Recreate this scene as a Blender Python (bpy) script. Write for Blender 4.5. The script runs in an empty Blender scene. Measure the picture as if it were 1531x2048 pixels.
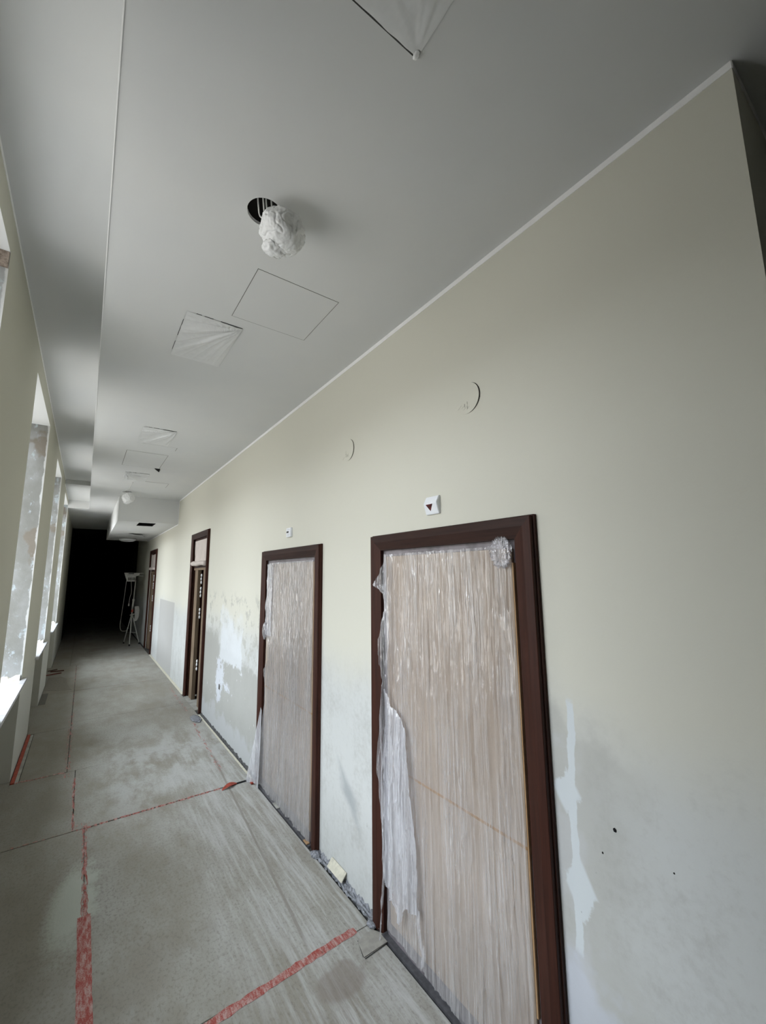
import bpy, bmesh, math, random
from mathutils import Vector, Matrix, noise
random.seed(7)
sc = bpy.context.scene
COL = sc.collection
H = 1.9                                   # camera height
XW, XL, XE = 1.468, -0.4215, -0.034       # right wall, left wall, ceiling step
ZC, ZP, ZP2, ZS = 3.423, 3.68, 3.60, 2.938
YC = 0.2224                               # corner where the right wall ends
YS0, YS1 = 9.215, 14.3                    # soffit box
HEAD, SILL = 3.485, 0.915                 # window niche head, sill top

# ------------------------------------------------------------------ node helper
class V:
    """wraps a node socket with arithmetic"""
    def __init__(s, nt, k): s.nt, s.k = nt, k
    def m(s, op, *a, clamp=False):
        n = s.nt.nodes.new('ShaderNodeMath'); n.operation = op; n.use_clamp = clamp
        for i, x in enumerate((s,) + a):
            if isinstance(x, V): s.nt.links.new(x.k, n.inputs[i])
            else: n.inputs[i].default_value = x
        return V(s.nt, n.outputs[0])
    def __add__(s, o): return s.m('ADD', o)
    def __radd__(s, o): return s.m('ADD', o)
    def __sub__(s, o): return s.m('SUBTRACT', o)
    def __rsub__(s, o): return (s * -1) + o
    def __mul__(s, o): return s.m('MULTIPLY', o)
    def __rmul__(s, o): return s.m('MULTIPLY', o)
    def abs(s): return s.m('ABSOLUTE')
    def max(s, o): return s.m('MAXIMUM', o)
    def min(s, o): return s.m('MINIMUM', o)
    def clamp(s): return s.m('ADD', 0.0, clamp=True)
    def step(s, lo, hi):
        n = s.nt.nodes.new('ShaderNodeMapRange'); n.interpolation_type = 'SMOOTHSTEP'
        s.nt.links.new(s.k, n.inputs['Value'])
        n.inputs['From Min'].default_value = lo; n.inputs['From Max'].default_value = hi
        if lo > hi:
            n.inputs['From Min'].default_value = hi; n.inputs['From Max'].default_value = lo
            n.inputs['To Min'].default_value = 1; n.inputs['To Max'].default_value = 0
        return V(s.nt, n.outputs[0])

class M:
    def __init__(s, name, rough=0.8, spec=0.3):
        s.mat = bpy.data.materials.new(name); s.mat.use_nodes = True
        s.nt = s.mat.node_tree; s.b = s.nt.nodes['Principled BSDF']
        s.b.inputs['Roughness'].default_value = rough
        s.b.inputs['Specular IOR Level'].default_value = spec
        tc = s.nt.nodes.new('ShaderNodeTexCoord'); s.P = tc.outputs['Object']
        sp = s.nt.nodes.new('ShaderNodeSeparateXYZ'); s.nt.links.new(s.P, sp.inputs[0])
        s.x, s.y, s.z = (V(s.nt, sp.outputs[i]) for i in range(3))
        s.bump_prev = None
    def noise(s, scale=(1, 1, 1), off=(0, 0, 0), detail=4, rough=0.55, dist=0.0):
        mp = s.nt.nodes.new('ShaderNodeMapping'); s.nt.links.new(s.P, mp.inputs[0])
        mp.inputs['Scale'].default_value = scale; mp.inputs['Location'].default_value = off
        n = s.nt.nodes.new('ShaderNodeTexNoise'); s.nt.links.new(mp.outputs[0], n.inputs['Vector'])
        n.inputs['Scale'].default_value = 1; n.inputs['Detail'].default_value = detail
        n.inputs['Roughness'].default_value = rough; n.inputs['Distortion'].default_value = dist
        return V(s.nt, n.outputs['Fac'])
    def mix(s, a, b, f):
        n = s.nt.nodes.new('ShaderNodeMix'); n.data_type = 'RGBA'
        for k, x in ((6, a), (7, b)):
            if isinstance(x, V): s.nt.links.new(x.k, n.inputs[k])
            else: n.inputs[k].default_value = tuple(x) + (1,) if len(x) == 3 else x
        if isinstance(f, V): s.nt.links.new(f.k, n.inputs[0])
        else: n.inputs[0].default_value = f
        return V(s.nt, n.outputs[2])
    def color(s, c):
        if isinstance(c, V): s.nt.links.new(c.k, s.b.inputs['Base Color'])
        else: s.b.inputs['Base Color'].default_value = tuple(c) + (1,)
        return s
    def bump(s, h, strength=0.3, dist=0.01):
        n = s.nt.nodes.new('ShaderNodeBump'); n.inputs['Strength'].default_value = strength
        n.inputs['Distance'].default_value = dist
        s.nt.links.new(h.k, n.inputs['Height'])
        if s.bump_prev: s.nt.links.new(s.bump_prev, n.inputs['Normal'])
        s.bump_prev = n.outputs[0]; s.nt.links.new(n.outputs[0], s.b.inputs['Normal'])
        return s
    def box(s, c, c0, c1, e):
        """soft box mask along coordinate c"""
        return c.step(c0 - e, c0 + e) * c.step(c1 + e, c1 - e)

# ------------------------------------------------------------------ materials
def plain(name, col, rough=0.7, spec=0.3, metal=0.0, nscale=30, namp=0.12, bump=0.0):
    m = M(name, rough, spec); m.b.inputs['Metallic'].default_value = metal
    n = m.noise((nscale,) * 3)
    dark = tuple(c * (1 - namp * 2) for c in col)
    m.color(m.mix(dark, col, n.step(0.25, 0.7)))
    if bump: m.bump(n, bump, 0.004)
    return m.mat

def mk_wall():
    m = M('cream_wall_paint', 0.75, 0.25)
    y, z = m.y, m.z
    cream = (0.615, 0.605, 0.53); dust = (0.56, 0.575, 0.565); grey = (0.40, 0.40, 0.38); white = (0.66, 0.69, 0.72)
    big = m.noise((1.3, 1.3, 1.3), detail=5); mid = m.noise((5, 5, 5), (3, 1, 2), detail=6, rough=0.65)
    fine = m.noise((38, 38, 38), detail=5, rough=0.7); vst = m.noise((9, 9, 1.2), (0, 5, 0), detail=5)
    edge = z + (big - 0.5) * 0.5 + (mid - 0.5) * 0.12
    low = edge.step(1.55, 1.05)
    c = m.mix(cream, dust, low)
    # dusty grey bloom on the unpainted lower wall
    c = m.mix(c, grey, (low * (mid * 0.6 + fine * 0.5 + vst * 0.3).step(0.62, 0.95)) * 0.65)
    wn = (m.noise((16, 16, 16), (7, 0, 0), detail=6, rough=0.7) - 0.5)
    w2 = (m.noise((5, 5, 5), (1, 9, 4), detail=4) - 0.5)
    yy = y + wn * 0.09 + w2 * 0.05; zz = z + wn * 0.12
    # to the right of door 1: grey plaster and a white filler streak
    pr = m.box(y + w2 * 0.3, 0.72, 1.10, 0.14) * (z + w2 * 0.4 + (0.95 - y).m('MULTIPLY', 0.5)).step(1.50, 1.38)
    c = m.mix(c, (0.42, 0.42, 0.39), pr * 0.60)
    halo = (y + w2 * 0.16 - 0.945).abs().step(0.075, 0.045) * m.box(z + wn * 0.3, 0.05, 1.28, 0.05) * mid.step(0.40, 0.56)
    c = m.mix(c, (0.54, 0.55, 0.56), halo * 0.55)
    strk = (y + (w2 * 0.05) + wn * 0.012 + (z - 1.0) * 0.02 - 0.918).abs().step(0.016, 0.012) * m.box(zz, 0.62, 1.44, 0.02)
    c = m.mix(c, (0.61, 0.65, 0.67), strk)
    blob = ((y - 0.935 + wn * 0.05).abs() * 1.6 + (z - 1.12 + wn * 0.1).abs()).step(0.10, 0.07)
    blob2 = ((y - 0.91 + wn * 0.05).abs() * 1.9 + (z - 0.83 + wn * 0.1).abs()).step(0.12, 0.09)
    c = m.mix(c, (0.61, 0.65, 0.67), blob.max(blob2))
    lowblue = m.box(y + w2 * 0.3, 0.6, 1.0, 0.06) * (z + w2 * 0.6).step(0.62, 0.50)
    c = m.mix(c, (0.57, 0.60, 0.67), lowblue * 0.7)
    # between doors 1 and 2
    sm = ((y - 2.44 + (z - 0.5) * -0.8).abs() * 1.4 + (z - 0.52).abs() * 0.8 + wn * 0.12).step(0.20, 0.02)
    c = m.mix(c, (0.32, 0.34, 0.35), sm * 0.8)
    # between doors 2 and 3: raw grey plaster with white filler
    reg = m.box(y, 4.05, 6.5, 0.05)
    ln = 0.92 - (y - 5.5) * -0.06
    rawl = reg * (z + wn * 0.25 + w2 * 0.2 - (y - 4.3).m('MULTIPLY', 0.12)).step(0.95, 0.86)
    c = m.mix(c, (0.34, 0.34, 0.315), rawl * 0.75)
    bl = reg * m.box(z, 1.0, 1.66, 0.08) * m.noise((7, 7, 7), (2, 2, 8), detail=6, rough=0.7).step(0.52, 0.60)
    c = m.mix(c, (0.42, 0.42, 0.38), bl * 0.75)
    lft = m.box(y + wn * .1, 5.72, 6.5, 0.05) * (zz).step(1.25, 1.1)
    c = m.mix(c, (0.37, 0.37, 0.345), lft * 0.6)
    wp = m.box(yy + w2 * .3, 4.72, 5.66, 0.03) * (z + wn * 0.3 + w2 * .2 - (5.5 - y) * 0.0).step(0.84, 0.865) * (z + w2 * .8 + wn * .2).step(1.50, 1.15)
    c = m.mix(c, white, wp * 0.75)
    ws = (yy + w2 * .5 + wn * .5 - 5.60 + (z - .6) * .1).abs().step(0.12, 0.09) * m.box(zz + w2 * .3, 0.36, 0.83, 0.02)
    ws2 = (yy + wn - 5.35).abs().step(0.20, 0.12) * m.box(zz + wn * .2, 0.57, 0.63, 0.015)
    c = m.mix(c, (0.60, 0.63, 0.68), ws.max(ws2) * 0.9)
    fl = reg * m.noise((24, 24, 9), (5, 5, 5), detail=3).step(0.70, 0.73) * z.step(1.0, 0.8)
    c = m.mix(c, (0.8, 0.82, 0.82), fl)
    lb = reg * (z + w2 * 0.5).step(0.30, 0.18)
    c = m.mix(c, (0.50, 0.52, 0.54), lb * 0.6)
    # grey rectangle between doors 3 and 4
    rc = m.box(y, 9.05, 10.95, 0.015) * z.step(1.385, 1.37)
    c = m.mix(c, (0.42, 0.415, 0.40), rc * 0.9)
    # hairline scratches and specks
    sp = m.noise((55, 55, 22), (9, 2, 3), detail=2).step(0.76, 0.80) * z.step(1.3, 0.7)
    c = m.mix(c, (0.22, 0.21, 0.20), sp * 0.8)
    m.color(c)
    m.bump(fine, 0.10, 0.004); m.bump(mid, 0.12, 0.01)
    return m.mat

def mk_leftwall():
    m = M('cream_pier_paint', 0.75, 0.25)
    big = m.noise((1.5, 1.5, 1.5), detail=4); mid = m.noise((7, 7, 7), detail=5)
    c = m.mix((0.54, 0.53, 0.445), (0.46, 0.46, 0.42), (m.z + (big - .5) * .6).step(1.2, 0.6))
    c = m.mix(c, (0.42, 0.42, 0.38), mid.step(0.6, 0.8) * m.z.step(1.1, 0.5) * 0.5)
    m.color(c); m.bump(m.noise((40,) * 3), 0.1, 0.004)
    return m.mat

def mk_plaster():
    m = M('raw_reveal_plaster', 0.85, 0.2)
    a = m.noise((3, 3, 2.2), detail=6, rough=0.6); b = m.noise((11, 11, 7), (4, 4, 4), detail=6, rough=0.7)
    c = m.mix((0.19, 0.19, 0.175), (0.27, 0.275, 0.27), a.step(0.35, 0.65))
    c = m.mix(c, (0.38, 0.43, 0.46), (b + a * 0.4).step(0.76, 0.84) * 0.8)
    c = m.mix(c, (0.17, 0.145, 0.115), m.noise((2.6, 2.6, 2.0), (8, 8, 8), detail=4).step(0.61, 0.66) * 0.8)
    c = m.mix(c, (0.15, 0.14, 0.13), m.noise((40, 40, 40), (1, 1, 1), detail=2).step(0.74, 0.78))
    ed = m.noise((9, 9, 9), (6, 1, 1), detail=5)
    chip = ((m.x - XL).abs() + (ed - 0.5) * 0.05).step(0.016, 0.008)
    c = m.mix(c, (0.50, 0.50, 0.49), chip * 0.8)
    c = m.mix(c, (0.46, 0.455, 0.40), m.z.step(.90, .88)); m.color(c); m.bump(b, 0.35, 0.01)
    return m.mat

def mk_ceiling():
    m = M('ceiling_paint', 0.8, 0.2)
    a = m.noise((1.1, 1.1, 1.1), detail=3)
    m.color(m.mix((0.63, 0.64, 0.645), (0.665, 0.67, 0.665), a.step(0.3, 0.7)))
    m.bump(m.noise((60, 60, 60), detail=3), 0.08, 0.002)
    return m.mat

def mk_board():
    m = M('dusty_fibreboard', 0.75, 0.25)
    x, y = m.x, m.y
    a = m.noise((1.4, 0.9, 1), detail=5, rough=0.6); b = m.noise((6, 2.5, 1), (3, 3, 3), detail=6, rough=0.65)
    f = m.noise((70, 45, 1), (1, 2, 3), detail=5, rough=0.75); g = m.noise((160, 120, 1), detail=3)
    c = m.mix((0.265, 0.247, 0.208), (0.36, 0.355, 0.325), (a * 0.7 + b * 0.4).step(0.40, 0.70))
    c = m.mix(c, (0.205, 0.18, 0.145), m.noise((1.7, 1.3, 1), (9, 4, 4), detail=5).step(0.56, 0.72) * 0.45)
    c = m.mix(c, (0.20, 0.18, 0.145), x.step(.25, -.1) * 0.45)  # browner on the window side: dirt, with light falloff put into the colour
    c = m.mix(c, (0.185, 0.172, 0.148), f.step(0.47, 0.68) * 0.7)
    # pale drag marks running down the corridor near the right wall
    st = m.noise((26, 1.6, 1), (2, 2, 2), detail=6, rough=0.7)
    zone = (x + (b - .5) * .5).step(0.55, 1.1) * y.step(6.5, 3.5)
    c = m.mix(c, (0.49, 0.49, 0.48), zone * st.step(0.42, 0.66) * 0.75)
    c = m.mix(c, (0.47, 0.475, 0.47), (y.step(3.2, 5.0) * y.step(6.6, 5.2)) * b.step(0.40, 0.6) * 0.5 * x.step(0.1, 0.5))
    # dark scored lines, slightly slanted
    l1 = (x - 1.117 - (y - 2.68) * 0.065 + (b - .5) * .02).abs().step(0.012, 0.004) * m.box(y, 2.25, 4.9, 0.08)
    c = m.mix(c, (0.21, 0.19, 0.165), l1 * 0.65)
    # round dark stain and pale sprayed patches
    w = (m.noise((9, 9, 1), (5, 5, 5), detail=4) - 0.5)
    sx = (x - 1.14 + w * .08); sy = (y - 1.955 + w * .08)
    st1 = ((sx * sx + sy * sy * 2.2).m('SQRT') + w * .10 + (f - .5) * .05).step(0.15, 0.10)
    c = m.mix(c, (0.22, 0.19, 0.165), st1 * 0.65)
    px_ = (x - 0.09 - (y - 3.25) * 0.10 + w * .1); py_ = (y - 3.30)
    pt = ((px_ * px_ * 16 + py_ * py_ * 1.5).m('SQRT') + (f - .5) * .3 + w * .4).step(0.62, 0.25)
    c = m.mix(c, (0.44, 0.47, 0.42), pt * 0.9)
    c = m.mix(c, (0.60, 0.60, 0.58), m.noise((30, 16, 1), (11, 3, 2), detail=3).step(0.74, 0.77))
    m.color(c); m.bump(f, 0.35, 0.004); m.bump(g, 0.2, 0.002)
    return m.mat

def mk_tape(name, col, wear):
    """red tape, worn through to the board in patches"""
    m = M(name, 0.55, 0.35)
    n = m.noise((60, 14, 1), detail=5, rough=0.7); f = m.noise((200, 200, 1), detail=2)
    m.color(m.mix(col, (0.47, 0.36, 0.33), (n * .7 + f * .3).step(0.42, 0.62) * 0.85))
    tr = m.nt.nodes.new('ShaderNodeBsdfTransparent'); mx = m.nt.nodes.new('ShaderNodeMixShader')
    out = m.nt.nodes['Material Output']
    fac = (m.noise((55, 9, 1), (4, 4, 4), detail=6, rough=0.75)).step(wear, wear + 0.04)
    m.nt.links.new(fac.k, mx.inputs[0]); m.nt.links.new(m.b.outputs[0], mx.inputs[1])
    m.nt.links.new(tr.outputs[0], mx.inputs[2]); m.nt.links.new(mx.outputs[0], out.inputs[0])
    return m.mat

def mk_film(name, base=0.10, amp=0.5, tint=(0.80, 0.79, 0.83), rough=0.13, freq=60, bump=0.5, milk=0.16):
    """thin plastic film: mostly see-through, milky and glossy where it is pleated"""
    m = M(name, rough, 1.0)
    m.color(tint)
    st = m.noise((freq * 1.7, freq * 1.7, .45), detail=4, rough=0.6)
    st2 = m.noise((freq * .7, freq * .7, .3), (4, 4, 1), detail=4, rough=0.55)
    dens = m.noise((7, 7, 1.3), (1, 8, 3), detail=4, rough=0.6)
    short = m.noise((freq * 2.2, freq * 2.2, 9), (2, 2, 2), detail=3, rough=0.6)
    ridge = (1.0 - (st - 0.5).abs() * 18.0).clamp()
    ridge2 = (1.0 - (st2 - 0.5).abs() * 20.0).clamp()
    crk = m.noise((22, 22, 15), (2, 7, 1), detail=5, rough=0.7)
    b1 = m.noise((48, 48, 4.5), (3, 6, 1), detail=1.0, rough=0.4, dist=.4); b2 = m.noise((34, 34, 26), (5, 6, 9), detail=1.0, rough=0.4)
    m.bump(b1, bump * 1.5, 0.014); m.bump(b2, bump * 0.5, 0.008)
    tr = m.nt.nodes.new('ShaderNodeBsdfTransparent'); tr.inputs[0].default_value = (0.97, 0.965, 0.975, 1)
    mx = m.nt.nodes.new('ShaderNodeMixShader'); out = m.nt.nodes['Material Output']
    low = m.z.step(1.5, 0.2)
    fac = (ridge * dens.step(.38, .62) * amp * .8 + ridge2 * amp * .5 + short.step(.60, .72) * .30 * dens.step(.45, .6) + low * milk + (dens - .4).clamp() * .25 + base).m('MINIMUM', 0.9)
    m.nt.links.new(fac.k, mx.inputs[0]); m.nt.links.new(tr.outputs[0], mx.inputs[1])
    m.nt.links.new(m.b.outputs[0], mx.inputs[2]); m.nt.links.new(mx.outputs[0], out.inputs[0])
    # a clear gloss everywhere, so that even the see-through parts catch the windows
    gl = m.nt.nodes.new('ShaderNodeBsdfGlossy'); gl.inputs['Roughness'].default_value = rough * .35
    gl.inputs['Color'].default_value = (1, 1, 1, 1)
    m.nt.links.new(m.bump_prev, gl.inputs['Normal'])
    fr = m.nt.nodes.new('ShaderNodeFresnel'); fr.inputs['IOR'].default_value = 1.75
    m.nt.links.new(m.bump_prev, fr.inputs['Normal'])
    m2 = m.nt.nodes.new('ShaderNodeMixShader')
    geo = m.nt.nodes.new('ShaderNodeNewGeometry')
    ff = V(m.nt, fr.outputs[0]) * (1.0 - V(m.nt, geo.outputs['Backfacing'])) * 0.9
    m.nt.links.new(ff.k, m2.inputs[0]); m.nt.links.new(mx.outputs[0], m2.inputs[1]); m.nt.links.new(gl.outputs[0], m2.inputs[2])
    m.nt.links.new(m2.outputs[0], out.inputs[0])
    return m.mat

def mk_wood(name, col, dark, axis='z', rough=0.42, spec=0.45):
    m = M(name, rough, spec)
    s = (60, 60, 3) if axis == 'z' else (60, 3, 60)
    g = m.noise(s, detail=5, rough=0.65, dist=0.3)
    m.color(m.mix(dark, col, g.step(0.3, 0.65)))
    m.bump(g, 0.12, 0.003)
    return m.mat

def mk_hoard():
    m = M('beige_hardboard', 0.7, 0.25)
    a = m.noise((3, 3, 2), detail=5); b = m.noise((60, 60, 60), detail=3)
    c = m.mix((0.355, 0.285, 0.225), (0.42, 0.345, 0.275), a.step(0.3, 0.7))
    c = m.mix(c, (0.46, 0.40, 0.34), m.noise((4, 4, 1.5), (5, 2, 2), detail=5).step(0.5, 0.7) * 0.4)
    c = m.mix(c, (0.40, 0.31, 0.24), b.step(0.6, 0.75) * 0.2)
    m.color(c); return m.mat

def mk_marble():
    m = M('white_marble', 0.25, 0.5)
    n = m.noise((1.5, 14, 3), detail=5, dist=0.8)
    m.color(m.mix((0.50, 0.50, 0.515), (0.37, 0.37, 0.39), n.step(0.52, 0.66)))
    return m.mat

def mk_glass():
    m = M('window_glass', 0.02, 0.5)
    tr = m.nt.nodes.new('ShaderNodeBsdfTransparent'); gl = m.nt.nodes.new('ShaderNodeBsdfGlossy')
    gl.inputs['Roughness'].default_value = 0.02
    mx = m.nt.nodes.new('ShaderNodeMixShader'); mx.inputs[0].default_value = 0.06
    m.nt.links.new(tr.outputs[0], mx.inputs[1]); m.nt.links.new(gl.outputs[0], mx.inputs[2])
    m.nt.links.new(mx.outputs[0], m.nt.nodes['Material Output'].inputs[0])
    return m.mat

WALL, LWALL, PLAST, CEIL, BOARD = mk_wall(), mk_leftwall(), mk_plaster(), mk_ceiling(), mk_board()
BROWN = mk_wood('dark_brown_veneer', (0.048, 0.0155, 0.0095), (0.028, 0.0095, 0.006), 'z', .55, .2)
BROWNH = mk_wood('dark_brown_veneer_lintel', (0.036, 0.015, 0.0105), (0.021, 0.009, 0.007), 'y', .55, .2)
TAN = mk_wood('tan_wood', (0.42, 0.27, 0.15), (0.30, 0.18, 0.09), 'z', 0.6, 0.2)
TIMBER = mk_wood('grey_brown_timber', (0.30, 0.25, 0.21), (0.13, 0.10, 0.08), 'y', 0.8, 0.2)
HOARD = mk_hoard(); LINE = mk_wood('dusty_tan_lining', (0.23, 0.175, 0.12), (0.13, 0.09, 0.06), 'z', .7, .15)
METAL = plain('grey_film_covered_steel', (0.25, 0.225, 0.24), 0.4, 0.5, 0.2, 14, 0.22)
STEELD = plain('dark_steel_threshold', (0.13, 0.13, 0.14), 0.45, 0.5, 0.3, 40, 0.2)
BLACK = plain('shadow_gap_black', (0.012, 0.012, 0.013), 0.9, 0.1)
SCREED = plain('dark_screed', (0.10, 0.098, 0.095), 0.9, 0.2, 0, 18, 0.25, 0.4)
CONC = plain('grey_concrete', (0.40, 0.395, 0.36), 0.9, 0.2, 0, 9, 0.15, 0.2)
DARKSHADE = plain('near_black_shade', (0.030, 0.029, 0.027), 0.95, 0.05, 0, 5, 0.2)  # near-black so unlit areas fall to black: shade put into the colour
WHITEP = plain('white_plastic', (0.80, 0.82, 0.86), 0.35, 0.5, 0, 20, 0.02)
CABLE = plain('white_cable', (0.72, 0.72, 0.70), 0.5, 0.4)
BAG = plain('white_bag_film', (0.84, 0.85, 0.86), 0.32, 0.6, 0, 40, 0.04, 0.25)
BAND = plain('white_ceiling_band', (0.86, 0.86, 0.86), 0.7, 0.2, 0, 20, 0.02)
REDGL = plain('dark_red_lens', (0.10, 0.008, 0.012), 0.15, 0.6, 0, 60, 0.35)
SCREEN = plain('black_display', (0.01, 0.01, 0.012), 0.2, 0.6)
CREAMF = plain('cream_foam', (0.66, 0.63, 0.52), 0.8, 0.2)
FOAM = plain('pale_foam_sheet', (0.56, 0.50, 0.46), 0.7, 0.2, 0, 12, 0.06)
REDW = plain('red_painted_wood', (0.42, 0.075, 0.045), 0.6, 0.3, 0, 30, 0.25)
DUST = plain('dusty_grey_film', (0.30, 0.31, 0.34), 0.45, 0.5, 0, 60, 0.3, 0.6)
MARBLE, GLASS = mk_marble(), mk_glass()
FRAMEW = plain('white_window_frame', (0.78, 0.78, 0.76), 0.4, 0.4)
TAPE = mk_tape('red_tape', (0.30, 0.055, 0.042), 0.63)
TAPEW = mk_tape('red_tape_worn', (0.30, 0.065, 0.05), 0.50)
TAPEX = mk_tape('red_tape_remnants', (0.32, 0.10, 0.08), 0.44)
FILM = mk_film('clear_pleated_film', 0.06, 0.38, (.74, .73, .74), .10, 60, .6)
FILM2 = mk_film('milky_film', 0.30, 0.40, (0.74, 0.75, 0.80), 0.2, 40, 0.6)
FILM3 = mk_film('crumpled_film', 0.08, 0.50, (0.78, 0.78, 0.82), 0.10, 30, 1.0)
COVERF = plain('white_film_cover', (0.69, 0.70, 0.705), 0.35, 0.5, 0, 30, 0.03, 0.1)

# ------------------------------------------------------------------ mesh helpers
def link(name, me, mats, parent=None, smooth=False):
    o = bpy.data.objects.new(name, me); COL.objects.link(o)
    for m_ in (mats if isinstance(mats, (list, tuple)) else [mats]): me.materials.append(m_)
    if smooth:
        for p_ in me.polygons: p_.use_smooth = True
    if parent is not None:
        o.parent = parent
        o.matrix_parent_inverse = Matrix.Translation(-parent.location) if parent.type == 'EMPTY' else Matrix()
        if parent.type != 'EMPTY': o.matrix_parent_inverse = Matrix()
    return o
def face_corridor(o):
    me = o.data; sx = sum(p.normal.x * p.area for p in me.polygons)
    if sx > 0: me.flip_normals()
    return o
class MB:
    def __init__(s): s.bm = bmesh.new()
    def box(s, x0, x1, y0, y1, z0, z1, mi=0, bev=0.0):
        vs = [s.bm.verts.new((x, y, z)) for x in (x0, x1) for y in (y0, y1) for z in (z0, z1)]
        fs = [(0, 1, 3, 2), (4, 6, 7, 5), (0, 4, 5, 1), (2, 3, 7, 6), (0, 2, 6, 4), (1, 5, 7, 3)]
        out = []
        for f in fs:
            q = s.bm.faces.new([vs[i] for i in f]); q.material_index = mi; out.append(q)
        if bev:
            es = list({e for q in out for e in q.edges})
            bmesh.ops.bevel(s.bm, geom=es, offset=bev, segments=2, affect='EDGES')
        return out
    def face(s, pts, mi=0):
        q = s.bm.faces.new([s.bm.verts.new(p) for p in pts]); q.material_index = mi; return q
    def prism(s, prof, x0, x1, axis='x'):
        """closed profile [(a,b)] extruded; axis x: (a,b)=(y,z); axis y: (x,z); axis z: (x,y)"""
        def P(t, a, b): return {'x': (t, a, b), 'y': (a, t, b), 'z': (a, b, t)}[axis]
        A = [s.bm.verts.new(P(x0, a, b)) for a, b in prof]; B = [s.bm.verts.new(P(x1, a, b)) for a, b in prof]
        n = len(prof)
        for i in range(n): s.bm.faces.new((A[i], A[(i + 1) % n], B[(i + 1) % n], B[i]))
        s.bm.faces.new(A); s.bm.faces.new(B[::-1])
    def tube(s, pts, r, n=8, caps=True):
        pts = [Vector(p) for p in pts]; rs = r if isinstance(r, (list, tuple)) else [r] * len(pts)
        rings = []
        for i, p in enumerate(pts):
            t = (pts[min(i + 1, len(pts) - 1)] - pts[max(i - 1, 0)]).normalized()
            u = t.cross(Vector((0.13, 0.21, 1)))
            if u.length < .05: u = t.cross(Vector((1, 0, 0)))
            u.normalize(); w = t.cross(u)
            rings.append([s.bm.verts.new(p + (u * math.cos(a) + w * math.sin(a)) * rs[i]) for a in [2 * math.pi * k / n for k in range(n)]])
        for a, b in zip(rings, rings[1:]):
            for k in range(n): s.bm.faces.new((a[k], a[(k + 1) % n], b[(k + 1) % n], b[k]))
        if caps: s.bm.faces.new(rings[0][::-1]); s.bm.faces.new(rings[-1])
    def grid(s, nu, nv, fn, mi=0, mask=None):
        g = [[s.bm.verts.new(fn(i / nu, j / nv)) for j in range(nv + 1)] for i in range(nu + 1)]
        for i in range(nu):
            for j in range(nv):
                if mask and not mask((i + .5) / nu, (j + .5) / nv): continue
                q = s.bm.faces.new((g[i][j], g[i + 1][j], g[i + 1][j + 1], g[i][j + 1])); q.material_index = mi
    def build(s, name, mats, parent=None, smooth=False, fix=True):
        if fix: bmesh.ops.recalc_face_normals(s.bm, faces=s.bm.faces)
        loose = [v for v in s.bm.verts if not v.link_faces]
        if loose: bmesh.ops.delete(s.bm, geom=loose, context='VERTS')
        me = bpy.data.meshes.new(name); s.bm.to_mesh(me); s.bm.free()
        return link(name, me, mats, parent, smooth)
def tag(o, label=None, cat=None, group=None, kind=None):
    for k, v in (('label', label), ('category', cat), ('group', group), ('kind', kind)):
        if v: o[k] = v
    return o
def thing(name, loc, label=None, cat=None, group=None, kind=None):
    o = bpy.data.objects.new(name, None); COL.objects.link(o); o.location = loc
    return tag(o, label, cat, group, kind)
def spline(pts, n):
    """Catmull-Rom through pts, n samples per span"""
    P = [Vector(p) for p in pts]; P = [P[0]] + P + [P[-1]]; out = []
    for i in range(1, len(P) - 2):
        for k in range(n):
            t = k / n; a, b, c, d = P[i - 1:i + 3]
            out.append(0.5 * ((2 * b) + (c - a) * t + (2 * a - 5 * b + 4 * c - d) * t * t + (3 * b - a - 3 * c + d) * t ** 3))
    out.append(P[-2]); return out
def lerp_tab(tab, z):
    """tab [(y,z)] with z falling; piecewise-linear y at z"""
    if z >= tab[0][1]: return tab[0][0]
    for (y0, z0), (y1, z1) in zip(tab, tab[1:]):
        if z0 >= z >= z1:
            t = (z0 - z) / max(z0 - z1, 1e-6); return y0 + (y1 - y0) * t
    return tab[-1][0]
N = lambda *p: noise.noise(Vector(p))

# ------------------------------------------------------------------ setting: walls
# opening tuples: y0, y1, ztop (inner edge of the casing), casing outer y0, y1, ztop
DOORS = [(1.082, 2.051, 2.038, 0.994, 2.139, 2.126), (2.939, 4.012, 2.038, 2.851, 4.100, 2.126),
         (6.539, 7.518, 2.493, 6.451, 7.606, 2.581), (12.00, 13.05, 2.493, 11.91, 13.14, 2.581)]
XB = 1.72
w = MB(); ys = YC
for i, (a, b, zt, _, _, _) in enumerate(DOORS):
    w.box(XW, XB, ys, a, -0.02, ZC + .02); w.box(XW, XB, a, b, zt, ZC + .02); ys = b
w.box(XW, XB, ys, 17.0, -0.02, ZC + .02)
w.box(XB, 4.2, YC, YC + 0.25, -0.02, ZC + .02)      # return of the wall round the corner
wr = w.build('wall_right', WALL); wr['kind'] = 'structure'
w = MB(); w.box(4.2, 4.4, -4.2, YC, -0.02, ZC + .02); tag(w.build('wall_side', WALL), kind='structure')
w = MB(); w.box(-1.05, 4.4, -4.4, -4.2, -0.02, ZC + .3); tag(w.build('wall_back', WALL), kind='structure')
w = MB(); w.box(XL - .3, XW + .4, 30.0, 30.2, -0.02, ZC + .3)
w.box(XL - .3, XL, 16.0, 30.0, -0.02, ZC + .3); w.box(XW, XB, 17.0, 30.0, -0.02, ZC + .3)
tag(w.build('wall_end', DARKSHADE), kind='structure')  # far walls carry the deep shade in their own colour

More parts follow.
